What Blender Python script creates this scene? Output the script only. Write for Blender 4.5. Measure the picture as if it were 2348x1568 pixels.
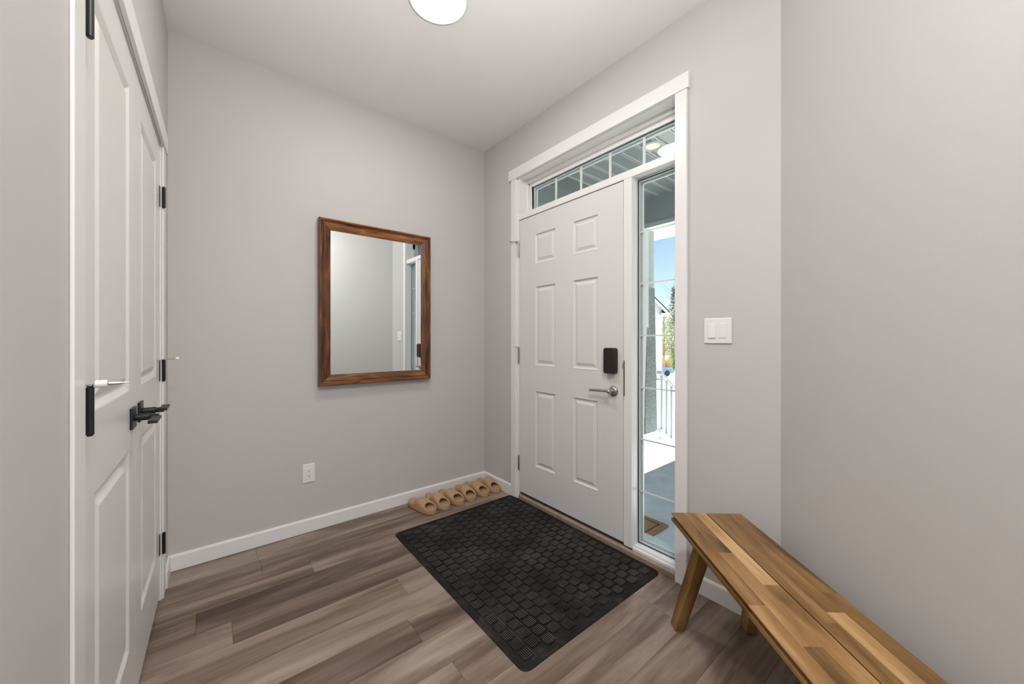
import bpy, bmesh, math, random
from mathutils import Vector, Matrix
random.seed(7)
for o in list(bpy.data.objects): bpy.data.objects.remove(o)
SC = bpy.context.scene
COL = SC.collection

# ---------------------------------------------------------------- camera, world, lights, exposure
CAM_H = 1.20
YAW = math.radians(38.864)
cam_d = bpy.data.cameras.new('camera'); cam = bpy.data.objects.new('camera', cam_d); COL.objects.link(cam)
cam.location = (0, 0, CAM_H); cam.rotation_euler = (math.pi/2, 0, -YAW)
cam_d.sensor_width = 36; cam_d.sensor_fit = 'HORIZONTAL'; cam_d.lens = 852.6/2348*36
cam_d.shift_y = -6.5/2348; cam_d.clip_start = 0.02; cam_d.clip_end = 400
SC.camera = cam

SC.view_settings.view_transform = 'Standard'; SC.view_settings.look = 'None'
SC.view_settings.gamma = 1.0; SC.view_settings.use_curve_mapping = False
SC.view_settings.exposure = 0.0

w = bpy.data.worlds.new('sky'); SC.world = w; w.use_nodes = True
nt = w.node_tree; nt.nodes.clear()
sky = nt.nodes.new('ShaderNodeTexSky'); sky.sky_type = 'NISHITA'; sky.sun_disc = False
sky.sun_elevation = math.radians(50); sky.sun_rotation = math.radians(90); sky.air_density = 1.0; sky.dust_density = 0.6
bg = nt.nodes.new('ShaderNodeBackground'); bg.inputs['Strength'].default_value = 0.15
wo = nt.nodes.new('ShaderNodeOutputWorld')
nt.links.new(sky.outputs[0], bg.inputs[0]); nt.links.new(bg.outputs[0], wo.inputs[0])

def area(name, loc, rot, sx, sy, power, col=(1, 1, 1), spread=180, shape='RECTANGLE'):
    l = bpy.data.lights.new(name, 'AREA'); l.shape = shape; l.size = sx; l.size_y = sy
    l.energy = power; l.color = col; l.spread = math.radians(spread)
    o = bpy.data.objects.new(name, l); COL.objects.link(o); o.location = loc; o.rotation_euler = rot
    return o
sl = bpy.data.lights.new('sun', 'SUN'); sl.energy = 23.0; sl.angle = math.radians(0.6); sl.color = (1, .96, .9)
so = bpy.data.objects.new('sun', sl); COL.objects.link(so)
so.rotation_euler = (0, math.radians(40), math.radians(1.0))      # light travels towards -X, 50 degrees high
# added area lights behind the camera, standing in for unseen living room windows
area('added_fill_south', (1.45, -5.90, 1.45), (math.radians(90), 0, 0), 3.4, 2.1, 62, (0.95, 0.975, 1))
area('added_fill_east', (4.90, -3.2, 1.45), (0, math.radians(90), 0), 2.1, 2.6, 45, (0.95, 0.975, 1))
# added fill behind the camera, brightens the angled and near closet walls
area('added_hall_fill', (0.22, -0.30, 2.775), (0, 0, 0), 0.3, 0.3, 35, (1, .975, .95), 180, 'DISK')
# the photographer's flash beside the camera, bounced off the ceiling
fl = bpy.data.lights.new('bounce_flash', 'SPOT'); fl.energy = 178; fl.spot_size = math.radians(104); fl.spot_blend = 1.0; fl.shadow_soft_size = .12; fl.color = (1, .99, .985)
fo = bpy.data.objects.new('bounce_flash', fl); COL.objects.link(fo); fo.location = (0.12, -0.15, 1.45)
fo.rotation_euler = (Vector((0.40, 0.58, 2.79))-Vector(fo.location)).to_track_quat('-Z', 'Y').to_euler()

# ---------------------------------------------------------------- materials
def mat(name, col, rough=0.5, metal=0.0, bump=0.0, bscale=200.0, spec=0.5, var=0.0, vscale=3.0, coat=0.0):
    m = bpy.data.materials.new(name); m.use_nodes = True; n = m.node_tree.nodes; L = m.node_tree.links
    b = n['Principled BSDF']; b.inputs['Base Color'].default_value = (*col, 1)
    b.inputs['Roughness'].default_value = rough; b.inputs['Metallic'].default_value = metal
    b.inputs['Specular IOR Level'].default_value = spec; b.inputs['Coat Weight'].default_value = coat
    tc = n.new('ShaderNodeTexCoord')
    if bump > 0:
        t = n.new('ShaderNodeTexNoise'); t.inputs['Scale'].default_value = bscale; t.inputs['Detail'].default_value = 3
        L.new(tc.outputs['Object'], t.inputs['Vector'])
        bp = n.new('ShaderNodeBump'); bp.inputs['Strength'].default_value = bump; bp.inputs['Distance'].default_value = 0.002
        L.new(t.outputs['Fac'], bp.inputs['Height']); L.new(bp.outputs[0], b.inputs['Normal'])
    if var > 0:
        t = n.new('ShaderNodeTexNoise'); t.inputs['Scale'].default_value = vscale; t.inputs['Detail'].default_value = 5
        L.new(tc.outputs['Object'], t.inputs['Vector'])
        r = n.new('ShaderNodeValToRGB')
        r.color_ramp.elements[0].position = .3; r.color_ramp.elements[1].position = .7
        r.color_ramp.elements[0].color = (*[c*(1-var) for c in col], 1); r.color_ramp.elements[1].color = (*[min(1, c*(1+var)) for c in col], 1)
        L.new(t.outputs['Fac'], r.inputs[0]); L.new(r.outputs[0], b.inputs['Base Color'])
    return m

def emit(name, col, s):
    m = bpy.data.materials.new(name); m.use_nodes = True; n = m.node_tree.nodes; n.clear()
    e = n.new('ShaderNodeEmission'); e.inputs[0].default_value = (*col, 1); e.inputs[1].default_value = s
    o = n.new('ShaderNodeOutputMaterial'); m.node_tree.links.new(e.outputs[0], o.inputs[0]); return m

def pane_mat():
    m = bpy.data.materials.new('window_glass'); m.use_nodes = True; n = m.node_tree.nodes; L = m.node_tree.links; n.clear()
    tr = n.new('ShaderNodeBsdfTransparent'); tr.inputs[0].default_value = (.965, .985, .98, 1)
    gl = n.new('ShaderNodeBsdfGlossy'); gl.inputs['Roughness'].default_value = 0.0
    fr = n.new('ShaderNodeFresnel'); fr.inputs[0].default_value = 1.5
    mx = n.new('ShaderNodeMixShader'); o = n.new('ShaderNodeOutputMaterial')
    ge = n.new('ShaderNodeNewGeometry'); inv = n.new('ShaderNodeMath'); inv.operation = 'SUBTRACT'; inv.inputs[0].default_value = 1
    mu = n.new('ShaderNodeMath'); mu.operation = 'MULTIPLY'
    L.new(ge.outputs['Backfacing'], inv.inputs[1]); L.new(inv.outputs[0], mu.inputs[0]); L.new(fr.outputs[0], mu.inputs[1]); L.new(mu.outputs[0], mx.inputs[0])
    L.new(tr.outputs[0], mx.inputs[1]); L.new(gl.outputs[0], mx.inputs[2]); L.new(mx.outputs[0], o.inputs[0])
    return m

def ramp(n, stops):
    r = n.new('ShaderNodeValToRGB'); cr = r.color_ramp
    while len(cr.elements) < len(stops): cr.elements.new(0.5)
    for e, (p, c) in zip(cr.elements, stops): e.position = p; e.color = (*c, 1)
    return r

def wood_mat(name, stops, rough, stretch=(1.2, 14.0), tone_amt=0.5, knots=0.0, bump=0.05, amp=.95, fine=.30):
    """grain runs along UV x; attribute 'tone' shifts each board"""
    m = bpy.data.materials.new(name); m.use_nodes = True; n = m.node_tree.nodes; L = m.node_tree.links
    b = n['Principled BSDF']; b.inputs['Roughness'].default_value = rough
    uv = n.new('ShaderNodeUVMap'); uv.uv_map = 'UVMap'
    mp = n.new('ShaderNodeMapping'); mp.inputs['Scale'].default_value = (stretch[0], stretch[1], 1)
    L.new(uv.outputs[0], mp.inputs[0])
    n1 = n.new('ShaderNodeTexNoise'); n1.inputs['Scale'].default_value = 1.0; n1.inputs['Detail'].default_value = 6; n1.inputs['Roughness'].default_value = .62
    n1.inputs['Distortion'].default_value = 0.6
    L.new(mp.outputs[0], n1.inputs['Vector'])
    mp2 = n.new('ShaderNodeMapping'); mp2.inputs['Scale'].default_value = (stretch[0]*3, stretch[1]*9, 1)
    L.new(uv.outputs[0], mp2.inputs[0])
    n2 = n.new('ShaderNodeTexNoise'); n2.inputs['Scale'].default_value = 1.0; n2.inputs['Detail'].default_value = 4
    L.new(mp2.outputs[0], n2.inputs['Vector'])
    at = n.new('ShaderNodeAttribute'); at.attribute_name = 'tone'
    def M(op, a, bb):
        k = n.new('ShaderNodeMath'); k.operation = op
        for i, v in enumerate((a, bb)):
            if isinstance(v, (int, float)): k.inputs[i].default_value = v
            else: L.new(v, k.inputs[i])
        return k.outputs[0]
    f = M('MULTIPLY_ADD', n1.outputs['Fac'], 1.0); 
    f = M('ADD', M('ADD', M('MULTIPLY', M('SUBTRACT', n1.outputs['Fac'], .5), amp), .475), M('MULTIPLY', M('SUBTRACT', n2.outputs['Fac'], .5), fine))
    f = M('ADD', f, M('MULTIPLY', M('SUBTRACT', at.outputs['Fac'], .5), tone_amt))
    r = ramp(n, stops); L.new(f, r.inputs[0])
    out = r.outputs[0]
    if knots > 0:
        mk = n.new('ShaderNodeMapping'); mk.inputs['Scale'].default_value = (2.4, 9, 1); L.new(uv.outputs[0], mk.inputs[0])
        v = n.new('ShaderNodeTexVoronoi'); v.inputs['Scale'].default_value = 1.0; v.inputs['Randomness'].default_value = 1; L.new(mk.outputs[0], v.inputs['Vector'])
        kr = ramp(n, [(0.0, (1, 1, 1)), (0.09, (.6, .6, .6)), (.17, (0, 0, 0))]); L.new(v.outputs['Distance'], kr.inputs[0])
        mx = n.new('ShaderNodeMix'); mx.data_type = 'RGBA'; mx.inputs['B'].default_value = (*[c*.35 for c in stops[0][1]], 1)
        L.new(M('MULTIPLY', kr.outputs[0], knots), mx.inputs['Factor']); L.new(out, mx.inputs['A']); out = mx.outputs['Result']
    L.new(out, b.inputs['Base Color'])
    bp = n.new('ShaderNodeBump'); bp.inputs['Strength'].default_value = bump; bp.inputs['Distance'].default_value = 0.001
    L.new(n2.outputs['Fac'], bp.inputs['Height']); L.new(bp.outputs[0], b.inputs['Normal'])
    return m

M = {}
M['wall'] = mat('greige_wall_paint', (0.558, 0.543, 0.531), 0.55, bump=.10, bscale=450, spec=.35)
M['ceiling'] = mat('ceiling_paint', (0.79, 0.780, 0.770), 0.8, bump=.35, bscale=260, spec=.2)
M['trim'] = mat('white_trim_paint', (0.80, 0.79, 0.785), 0.32, bump=.02, bscale=300)
M['door'] = mat('satin_door_paint', (0.70, 0.69, 0.69), 0.38, bump=.03, bscale=400)
M['closet'] = mat('closet_door_paint', (0.74, 0.725, 0.71), 0.30, bump=.02, bscale=300)
M['black'] = mat('matte_black_metal', (0.010, 0.010, 0.010), 0.38, metal=.2)
M['nickel'] = mat('satin_nickel', (0.42, 0.39, 0.36), 0.32, metal=1, bump=.03, bscale=120)
M['lockblack'] = mat('dark_bronze_plastic', (0.009, 0.007, 0.006), 0.45)
M['plastic'] = mat('white_plastic', (0.80, 0.80, 0.81), 0.3)
M['slot'] = mat('dark_slot', (0.03, 0.03, 0.03), .6)
M['greyslot'] = mat('grey_slot', (0.25, 0.25, 0.25), .6)
M['rubber'] = mat('white_rubber', (0.85, 0.85, 0.85), .45)
M['gasket'] = mat('dark_gasket', (0.05, 0.06, 0.06), .6)
M['sill'] = mat('tan_wood_sill', (0.30, 0.22, 0.165), .45, var=.18, vscale=22)
M['alu'] = mat('pale_sill_metal', (0.62, 0.68, 0.72), .4)
M['glass'] = pane_mat()
M['mirror'] = mat('mirror_silver', (0.90, 0.955, 0.965), 0.0, metal=1)
M['foam'] = mat('tan_foam', (0.43, 0.275, 0.160), .62, bump=.12, bscale=500, spec=.3)
M['footbed'] = mat('tan_footbed', (0.36, 0.22, 0.125), .7, bump=.2, bscale=300, spec=.2)
M['lamp'] = emit('lamp_diffuser', (1, .965, .91), 9.0)
M['potlamp'] = emit('porch_lamp', (1, .88, .70), 1.25)
M['lampring'] = mat('lamp_ring', (0.80, 0.78, 0.76), .35)
M['rail'] = mat('grey_white_railing', (0.40, 0.41, 0.42), .5)
M['siding'] = mat('grey_green_siding', (0.30, 0.345, 0.34), .6, bump=.1, bscale=60)
M['beam'] = mat('grey_beam_cladding', (0.46, 0.50, 0.50), .6)
M['ext_white'] = mat('exterior_white', (0.72, 0.74, 0.75), .5)
M['soffit'] = mat('grey_soffit_panel', (0.30, 0.33, 0.32), .28)
M['soffit_rib'] = mat('pale_soffit_rib', (0.62, 0.64, 0.63), .3)
M['deck'] = mat('blue_grey_deck', (0.65, 0.70, 0.77), .55, var=.12, vscale=8)
M['concrete'] = mat('pale_concrete', (0.62, 0.61, 0.59), .8, var=.06, vscale=2)
M['stone'] = mat('grey_stone', (0.22, 0.24, 0.23), .8, bump=1.0, bscale=60, var=.4, vscale=50)
M['grass'] = mat('dry_green_grass', (0.26, 0.30, 0.13), .9, var=.3, vscale=1.0)
M['straw'] = mat('straw_grass', (0.62, 0.47, 0.27), .9)
M['leaf'] = mat('shrub_leaf', (0.18, 0.34, 0.08), .8, var=.3, vscale=6)
M['leafpale'] = mat('pale_spring_leaf', (0.58, 0.58, 0.42), .8, var=.25, vscale=4)
M['leafdark'] = mat('dark_spruce_leaf', (0.06, 0.11, 0.10), .8, var=.3, vscale=6)
M['bark'] = mat('pale_bark', (0.38, 0.33, 0.26), .9, var=.3, vscale=5)
M['roof'] = mat('dark_shingle', (0.06, 0.065, 0.07), .8)
M['carblue'] = mat('blue_car_paint', (0.10, 0.20, 0.36), .25, coat=.6)
M['carglass'] = mat('car_window', (0.05, 0.07, 0.09), .1)
M['tyre'] = mat('tyre_rubber', (0.02, 0.02, 0.02), .8)
M['coir'] = mat('brown_coir', (0.36, 0.21, 0.11), .95, bump=1, bscale=350, var=.15, vscale=60)
M['coirdark'] = mat('dark_coir_border', (0.10, 0.055, 0.03), .95)
M['rock'] = mat('white_grey_rocks', (0.40, 0.40, 0.39), .85, var=.5, vscale=30)
M['floor'] = wood_mat('vinyl_plank', [(.20, (.062, .038, .025)), (.40, (.150, .102, .074)), (.55, (.245, .182, .143)), (.78, (.370, .295, .245))], 0.36,
                      stretch=(.9, 8.0), tone_amt=.20, knots=.4, bump=.06, amp=1.30, fine=.16)
M['acacia'] = wood_mat('acacia_staves', [(.16, (.060, .025, .007)), (.38, (.215, .110, .032)), (.58, (.365, .208, .080)), (.80, (.560, .365, .180))], 0.34,
                       stretch=(2.2, 13), tone_amt=.42, knots=.8, bump=.05, amp=1.05, fine=.18)
M['walnut'] = wood_mat('mirror_frame_wood', [(.24, (.030, .009, .003)), (.44, (.140, .048, .012)), (.60, (.300, .120, .038)), (.80, (.560, .330, .165))], 0.30,
                       stretch=(4.5, 34), tone_amt=.2, bump=.08)

# mat rubber: black with dusty smudges
def rubber():
    m = bpy.data.materials.new('black_ribbed_rubber'); m.use_nodes = True; n = m.node_tree.nodes; L = m.node_tree.links
    b = n['Principled BSDF']; b.inputs['Roughness'].default_value = .6; b.inputs['Specular IOR Level'].default_value = .2
    tc = n.new('ShaderNodeTexCoord')
    t = n.new('ShaderNodeTexNoise'); t.inputs['Scale'].default_value = 7; t.inputs['Detail'].default_value = 9; t.inputs['Roughness'].default_value = .72; t.inputs['Distortion'].default_value = .5
    L.new(tc.outputs['Object'], t.inputs['Vector'])
    r = ramp(n, [(.36, (.005, .005, .005)), (.54, (.014, .013, .012)), (.76, (.060, .055, .050))]); L.new(t.outputs['Fac'], r.inputs[0])
    v = n.new('ShaderNodeTexVoronoi'); v.inputs['Scale'].default_value = 16; L.new(tc.outputs['Object'], v.inputs['Vector'])
    k = ramp(n, [(0, (1, 1, 1)), (.028, (1, 1, 1)), (.034, (0, 0, 0))]); L.new(v.outputs['Distance'], k.inputs[0])
    t2 = n.new('ShaderNodeTexNoise'); t2.inputs['Scale'].default_value = 5; L.new(tc.outputs['Object'], t2.inputs['Vector'])
    k2 = ramp(n, [(.54, (0, 0, 0)), (.58, (1, 1, 1))]); L.new(t2.outputs['Fac'], k2.inputs[0])
    mu = n.new('ShaderNodeMath'); mu.operation = 'MULTIPLY'; L.new(k.outputs[0], mu.inputs[0]); L.new(k2.outputs[0], mu.inputs[1])
    mx = n.new('ShaderNodeMix'); mx.data_type = 'RGBA'; mx.inputs['B'].default_value = (.42, .40, .34, 1)
    L.new(mu.outputs[0], mx.inputs['Factor']); L.new(r.outputs[0], mx.inputs['A']); L.new(mx.outputs['Result'], b.inputs['Base Color'])
    return m
M['rubbermat'] = rubber()
M['rubberhighlit'] = mat('highlit_rubber_ridges', (0.075, 0.072, 0.070), .40, bump=.3, bscale=150, var=.92, vscale=4.5)  # paler ridge tops, the sheen on them painted into the colour

# ---------------------------------------------------------------- mesh helpers
class MB:
    def __init__(s): s.bm = bmesh.new(); s.uv = s.bm.loops.layers.uv.new('UVMap'); s.tone = s.bm.loops.layers.float.new('tone')
    def poly(s, vs, faces, uvs=None, tone=.5):
        bv = [s.bm.verts.new(v) for v in vs]
        for i, f in enumerate(faces):
            try: fc = s.bm.faces.new([bv[k] for k in f])
            except ValueError: continue
            for j, l in enumerate(fc.loops):
                l[s.tone] = tone
                if uvs: l[s.uv].uv = uvs[f[j]]
        return bv
    def box(s, x0, x1, y0, y1, z0, z1, tone=.5, grain=None, off=(0, 0)):
        vs = [(x, y, z) for x in (x0, x1) for y in (y0, y1) for z in (z0, z1)]
        fs = [(0, 1, 3, 2), (4, 6, 7, 5), (0, 4, 5, 1), (2, 3, 7, 6), (0, 2, 6, 4), (1, 5, 7, 3)]
        uvs = None
        if grain is not None:
            g = grain; o1, o2 = [k for k in (0, 1, 2) if k != g]
            uvs = [(v[g]+off[0], v[o1]+v[o2]*.9+off[1]) for v in vs]
        s.poly(vs, fs, uvs, tone); return s
    def prism(s, pts, axis, a0, a1, tone=.5):
        """extrude a 2-D outline along an axis (0,1,2)"""
        def P(p, a):
            q = [0, 0, 0]; o = [k for k in (0, 1, 2) if k != axis]; q[o[0]], q[o[1]] = p; q[axis] = a; return tuple(q)
        n = len(pts); vs = [P(p, a0) for p in pts]+[P(p, a1) for p in pts]
        fs = [tuple(range(n))[::-1], tuple(range(n, 2*n))]+[(i, (i+1) % n, n+(i+1) % n, n+i) for i in range(n)]
        s.poly(vs, fs, None, tone); return s
    def tube(s, p0, p1, r0, r1=None, n=16, caps=True):
        r1 = r0 if r1 is None else r1
        p0, p1 = Vector(p0), Vector(p1); d = (p1-p0).normalized()
        a = d.orthogonal().normalized(); b = d.cross(a)
        vs = [tuple(p+(a*math.cos(t)+b*math.sin(t))*r) for p, r in ((p0, r0), (p1, r1)) for t in [2*math.pi*i/n for i in range(n)]]
        fs = [(i, (i+1) % n, n+(i+1) % n, n+i) for i in range(n)]
        if caps: fs += [tuple(range(n))[::-1], tuple(range(n, 2*n))]
        s.poly(vs, fs); return s
    def beamtaper(s, p0, p1, ux, uy, a0, b0, a1, b1, uvgrain=True, tone=.5):
        p0, p1, ux, uy = Vector(p0), Vector(p1), Vector(ux), Vector(uy); vs = []; uvs = []
        L = (p1-p0).length
        for p, a, b, t in ((p0, a0, b0, 0), (p1, a1, b1, L)):
            for sx, sy in ((-1, -1), (1, -1), (1, 1), (-1, 1)):
                vs.append(tuple(p+ux*sx*a/2+uy*sy*b/2)); uvs.append((t, sx*a/2+sy*b*.45))
        fs = [(3, 2, 1, 0), (4, 5, 6, 7)]+[(i, (i+1) % 4, 4+(i+1) % 4, 4+i) for i in range(4)]
        s.poly(vs, fs, uvs, tone); return s
    def lathe(s, prof, c=(0, 0, 0), axis=2, n=32):
        vs = []; k = len(prof)
        for i in range(n):
            t = 2*math.pi*i/n
            for r, h in prof:
                q = [r*math.cos(t), r*math.sin(t), h]
                if axis == 0: q = [h, r*math.cos(t), r*math.sin(t)]
                if axis == 1: q = [r*math.sin(t), h, r*math.cos(t)]
                vs.append((q[0]+c[0], q[1]+c[1], q[2]+c[2]))
        fs = [(i*k+j, ((i+1) % n)*k+j, ((i+1) % n)*k+j+1, i*k+j+1) for i in range(n) for j in range(k-1)]
        s.poly(vs, fs); return s
    def build(s, name, m, parent=None, loc=None, smooth=False, bevel=0, seg=2, merge=True, angle=35):
        if merge: bmesh.ops.remove_doubles(s.bm, verts=s.bm.verts, dist=1e-6)
        bmesh.ops.recalc_face_normals(s.bm, faces=s.bm.faces)
        me = bpy.data.meshes.new(name); s.bm.to_mesh(me); s.bm.free()
        ms = m if isinstance(m, (list, tuple)) else [m]
        for k in ms: me.materials.append(k)
        o = bpy.data.objects.new(name, me); COL.objects.link(o)
        if parent: o.parent = parent
        if loc: o.location = loc
        if smooth:
            for p in me.polygons: p.use_smooth = True
        if bevel > 0:
            bv = o.modifiers.new('bevel', 'BEVEL'); bv.width = bevel; bv.segments = seg; bv.limit_method = 'ANGLE'; bv.angle_limit = math.radians(angle)
            for p in me.polygons: p.use_smooth = True
            wn = o.modifiers.new('wn', 'WEIGHTED_NORMAL'); wn.keep_sharp = True
        return o

def tag(o, label, cat, group=None, kind=None):
    o['label'] = label; o['category'] = cat
    if group: o['group'] = group
    if kind: o['kind'] = kind
    return o
def struct(o, label=None, cat=None):
    o['kind'] = 'structure'
    if label: o['label'] = label
    if cat: o['category'] = cat
    return o
def empty(name, loc, rz=0):
    o = bpy.data.objects.new(name, None); COL.objects.link(o); o.location = loc; o.rotation_euler = (0, 0, rz); o.empty_display_size = .05
    return o

CEIL = 2.79
YB = 2.606      # back wall
XR = 1.80       # entry door wall
YC = 0.491      # corner between entry wall and diagonal wall
WT = 0.15
# closet wall frame: along s, outwards n
A = math.radians(0.81); D = 0.2154
US = Vector((math.sin(A), math.cos(A), 0)); UN = Vector((math.cos(A), -math.sin(A), 0))
CORG = tuple(-D*UN)                       # foot of the camera on the closet wall; local x = outwards, local y = along
CROT = -A

# ---------------------------------------------------------------- room shell
def floor():
    m = MB(); W = .1521; y0 = 1.978; k0 = -56; k1 = 4
    fixed = {0: [.064], -2: [.719], 3: [.193], 1: [.41]}
    rnd = random.Random(11)
    for k in range(k0, k1+1):
        ya = y0-W+k*W; yb = ya+W
        key = {0: 0, -2: -2, 2: 1, 4: 3, -1: -1}.get(k)
        if k == 0: js = [.064]
        elif k == -1: js = [.50]
        elif k == -2+1: js = [.5]
        elif k == -2: js = [-.35]
        elif k == -3: js = [.65]
        elif k == 2: js = [.41]
        elif k == 4: js = [.193]
        elif k == -6: js = [1.55, .33]
        else: js = [rnd.uniform(-.2, 1.5)]
        if k == -1: js = [.72]
        xs = sorted(set([-.5]+js+[j+1.22 for j in js]+[j-1.22 for j in js]+[js[0]+2.44, js[0]+3.66, js[0]+4.88, 6.0]))
        xs = [x for x in xs if -.5 <= x <= 6.0]
        if yb > YB+.02: yb = YB+.02
        for a, b in zip(xs, xs[1:]):
            if b-a < .02: continue
            t = rnd.random(); ou = rnd.uniform(0, 50); ov = rnd.uniform(0, 50)
            g = .0006
            vs = [(a+g, ya+g, 0), (b-g, ya+g, 0), (b-g, yb-g, 0), (a+g, yb-g, 0), (a, ya, -.0016), (b, ya, -.0016), (b, yb, -.0016), (a, yb, -.0016)]
            uv = [(v[0]+ou, v[1]+ov) for v in vs]
            m.poly(vs, [(0, 1, 2, 3), (0, 4, 5, 1), (1, 5, 6, 2), (2, 6, 7, 3), (3, 7, 4, 0)], uv, t)
    bmesh.ops.recalc_face_normals(m.bm, faces=m.bm.faces)
    for f in m.bm.faces:
        if f.normal.z < 0: f.normal_flip()
    # clip planks that would run outside beyond the entry wall is not needed: wall stands on them up to x=1.95
    for f in list(m.bm.faces):
        c = f.calc_center_median()
        if c.x > 1.95 and c.y > -.3 and min(v.co.x for v in f.verts) > 1.9: m.bm.faces.remove(f)
    for v in m.bm.verts:
        if v.co.y > -.3 and v.co.x > 1.93: v.co.x = 1.93
    o = m.build('floor', M['floor'], merge=False)
    return struct(o, 'brown grey wood plank vinyl floor', 'floor')
floor()
b = MB().box(-.6, 1.93, -.3, 2.75, -.06, -.003).box(-.6, 6, -6.3, -.3, -.06, -.003); struct(b.build('floor_base', M['sill']), 'concealed base below the plank floor', 'floor')
o = MB().box(-.6, 1.95, -6.2, 2.76, CEIL, CEIL+.1).box(1.95, 6, -6.2, -.2, CEIL, CEIL+.1).build('ceiling', M['ceiling'])
struct(o, 'smooth off-white ceiling over the entry', 'ceiling')
struct(MB().box(-.45, XR+WT, YB, YB+WT, 0, CEIL).build('wall_back', M['wall']), 'greige wall that carries the wood framed mirror', 'wall')
m = MB().box(XR, XR+WT, 2.17, YB, 0, CEIL).box(XR, XR+WT, .928, 2.17, 2.413, CEIL).box(XR, XR+WT, YC-.02, .928, 0, CEIL)
struct(m.build('wall_right', M['wall']), 'greige wall around the white entry door', 'wall')
# diagonal wall: from (XR,YC) towards -x-y
dl = 1.30; c45 = math.sqrt(.5)
e = MB()
p0 = Vector((XR, YC)); dv = Vector((-c45, -c45)); nv = Vector((c45, -c45))
q = [p0, p0+dv*dl, p0+dv*dl+nv*.12, p0+Vector((WT, 0))+nv*.0]
e.prism([tuple(v) for v in q], 2, 0, CEIL); struct(e.build('wall_diagonal', M['wall']), 'greige angled wall behind the wooden bench', 'wall')
pe = p0+dv*dl
struct(MB().box(pe.x, pe.x+.12, -1.5, pe.y, 0, CEIL).build('wall_hall', M['wall']), 'greige hallway wall behind the camera', 'wall')
struct(MB().box(pe.x, 5.0, -1.62, -1.5, 0, CEIL).build('wall_living', M['wall']), 'greige partition behind the camera', 'wall')
m = MB().box(5.0, 5.12, -6.1, -4.5, 0, CEIL).box(5.0, 5.12, -1.9, -1.5, 0, CEIL).box(5.0, 5.12, -4.5, -1.9, 0, .4).box(5.0, 5.12, -4.5, -1.9, 2.5, CEIL)
struct(m.build('wall_east', M['wall']), 'greige wall with a large added window opening behind the camera', 'wall')  # unseen opening, added to go with the east area light
m = MB().box(-.5, -.28, -6.12, -6.0, 0, CEIL).box(3.2, 5.12, -6.12, -6, 0, CEIL).box(-.28, 3.2, -6.12, -6, 0, .4).box(-.28, 3.2, -6.12, -6, 2.5, CEIL)
struct(m.build('wall_south', M['wall']), 'greige far wall with a wide added window opening behind the camera', 'wall')  # unseen opening, placed to suit the south area light

# closet wall (local frame)
SL0, SL1, SM, STOP = 1.115, 2.342, 1.728, 2.095
m = MB().box(-.13, 0, -6.2, SL0-.004, 0, CEIL).box(-.13, 0, SL1+.004, 2.61, 0, CEIL).box(-.13, 0, SL0-.004, SL1+.004, STOP+.004, CEIL)
m.box(-.60, -.13, SL0-.1, SL0-.08, 0, CEIL).box(-.60, -.13, SL1+.08, SL1+.1, 0, CEIL).box(-.62, -.60, SL0-.1, SL1+.1, 0, CEIL)
o = m.build('wall_left', M['wall'], loc=CORG); o.rotation_euler.z = CROT; struct(o, 'greige wall around the white double closet doors', 'wall')
CE = .007
def closet_trim():
    m = MB()
    m.box(0, CE, 1.018, 1.088, 0, STOP).box(0, CE, SL1+.006, 2.432, 0, STOP)
    o = m.build('trim_1', M['trim'], loc=CORG, bevel=.002, seg=2); o.rotation_euler.z = CROT
    struct(o, 'white upright casings beside the closet doors', 'door trim')
    m = MB().box(0, .0125, .985, 2.457, STOP-.001, 2.180)
    o = m.build('trim_2', M['trim'], loc=CORG, bevel=.002); o.rotation_euler.z = CROT
    struct(o, 'white header board above the closet doors', 'door trim')
    m = MB().box(-.06, -.0005, SL0-.004, SL0-.001, 0, STOP).box(-.0004, .0005, 1.080, SL0-.001, 0, STOP).box(-.06, -.0005, SL1+.001, SL1+.004, 0, STOP).box(-.06, -.0005, SL0-.004, SL1+.004, STOP, STOP+.004)
    o = m.build('trim_3', M['trim'], loc=CORG); o.rotation_euler.z = CROT
    struct(o, 'white jamb lining inside the closet opening', 'door trim')
closet_trim()

def panel_grid(m, fr, us, vs, panels, prof, tone=.5):
    """front face with moulded panels; fr(u,v,d) -> point; panels = set of (i,j) cells"""
    for i in range(len(us)-1):
        for j in range(len(vs)-1):
            u0, u1, v0, v1 = us[i], us[i+1], vs[j], vs[j+1]
            if (i, j) not in panels:
                m.poly([fr(u0, v0, 0), fr(u1, v0, 0), fr(u1, v1, 0), fr(u0, v1, 0)], [(0, 1, 2, 3)]); continue
            rings = []
            for ins, d in prof:
                rings.append([fr(u0+ins, v0+ins, d), fr(u1-ins, v0+ins, d), fr(u1-ins, v1-ins, d), fr(u0+ins, v1-ins, d)])
            for a, b in zip(rings, rings[1:]):
                for k in range(4):
                    k2 = (k+1) % 4; m.poly([a[k], a[k2], b[k2], b[k]], [(0, 1, 2, 3)])
            m.poly(rings[-1], [(0, 1, 2, 3)])
def slab_back(m, fr, u0, u1, v0, v1, t):
    c = [(u0, v0), (u1, v0), (u1, v1), (u0, v1)]
    f = [fr(a, b, 0) for a, b in c]; g = [fr(a, b, -t) for a, b in c]
    m.poly(g, [(0, 1, 2, 3)])
    for k in range(4):
        k2 = (k+1) % 4; m.poly([f[k], f[k2], g[k2], g[k]], [(0, 1, 2, 3)])

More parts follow.
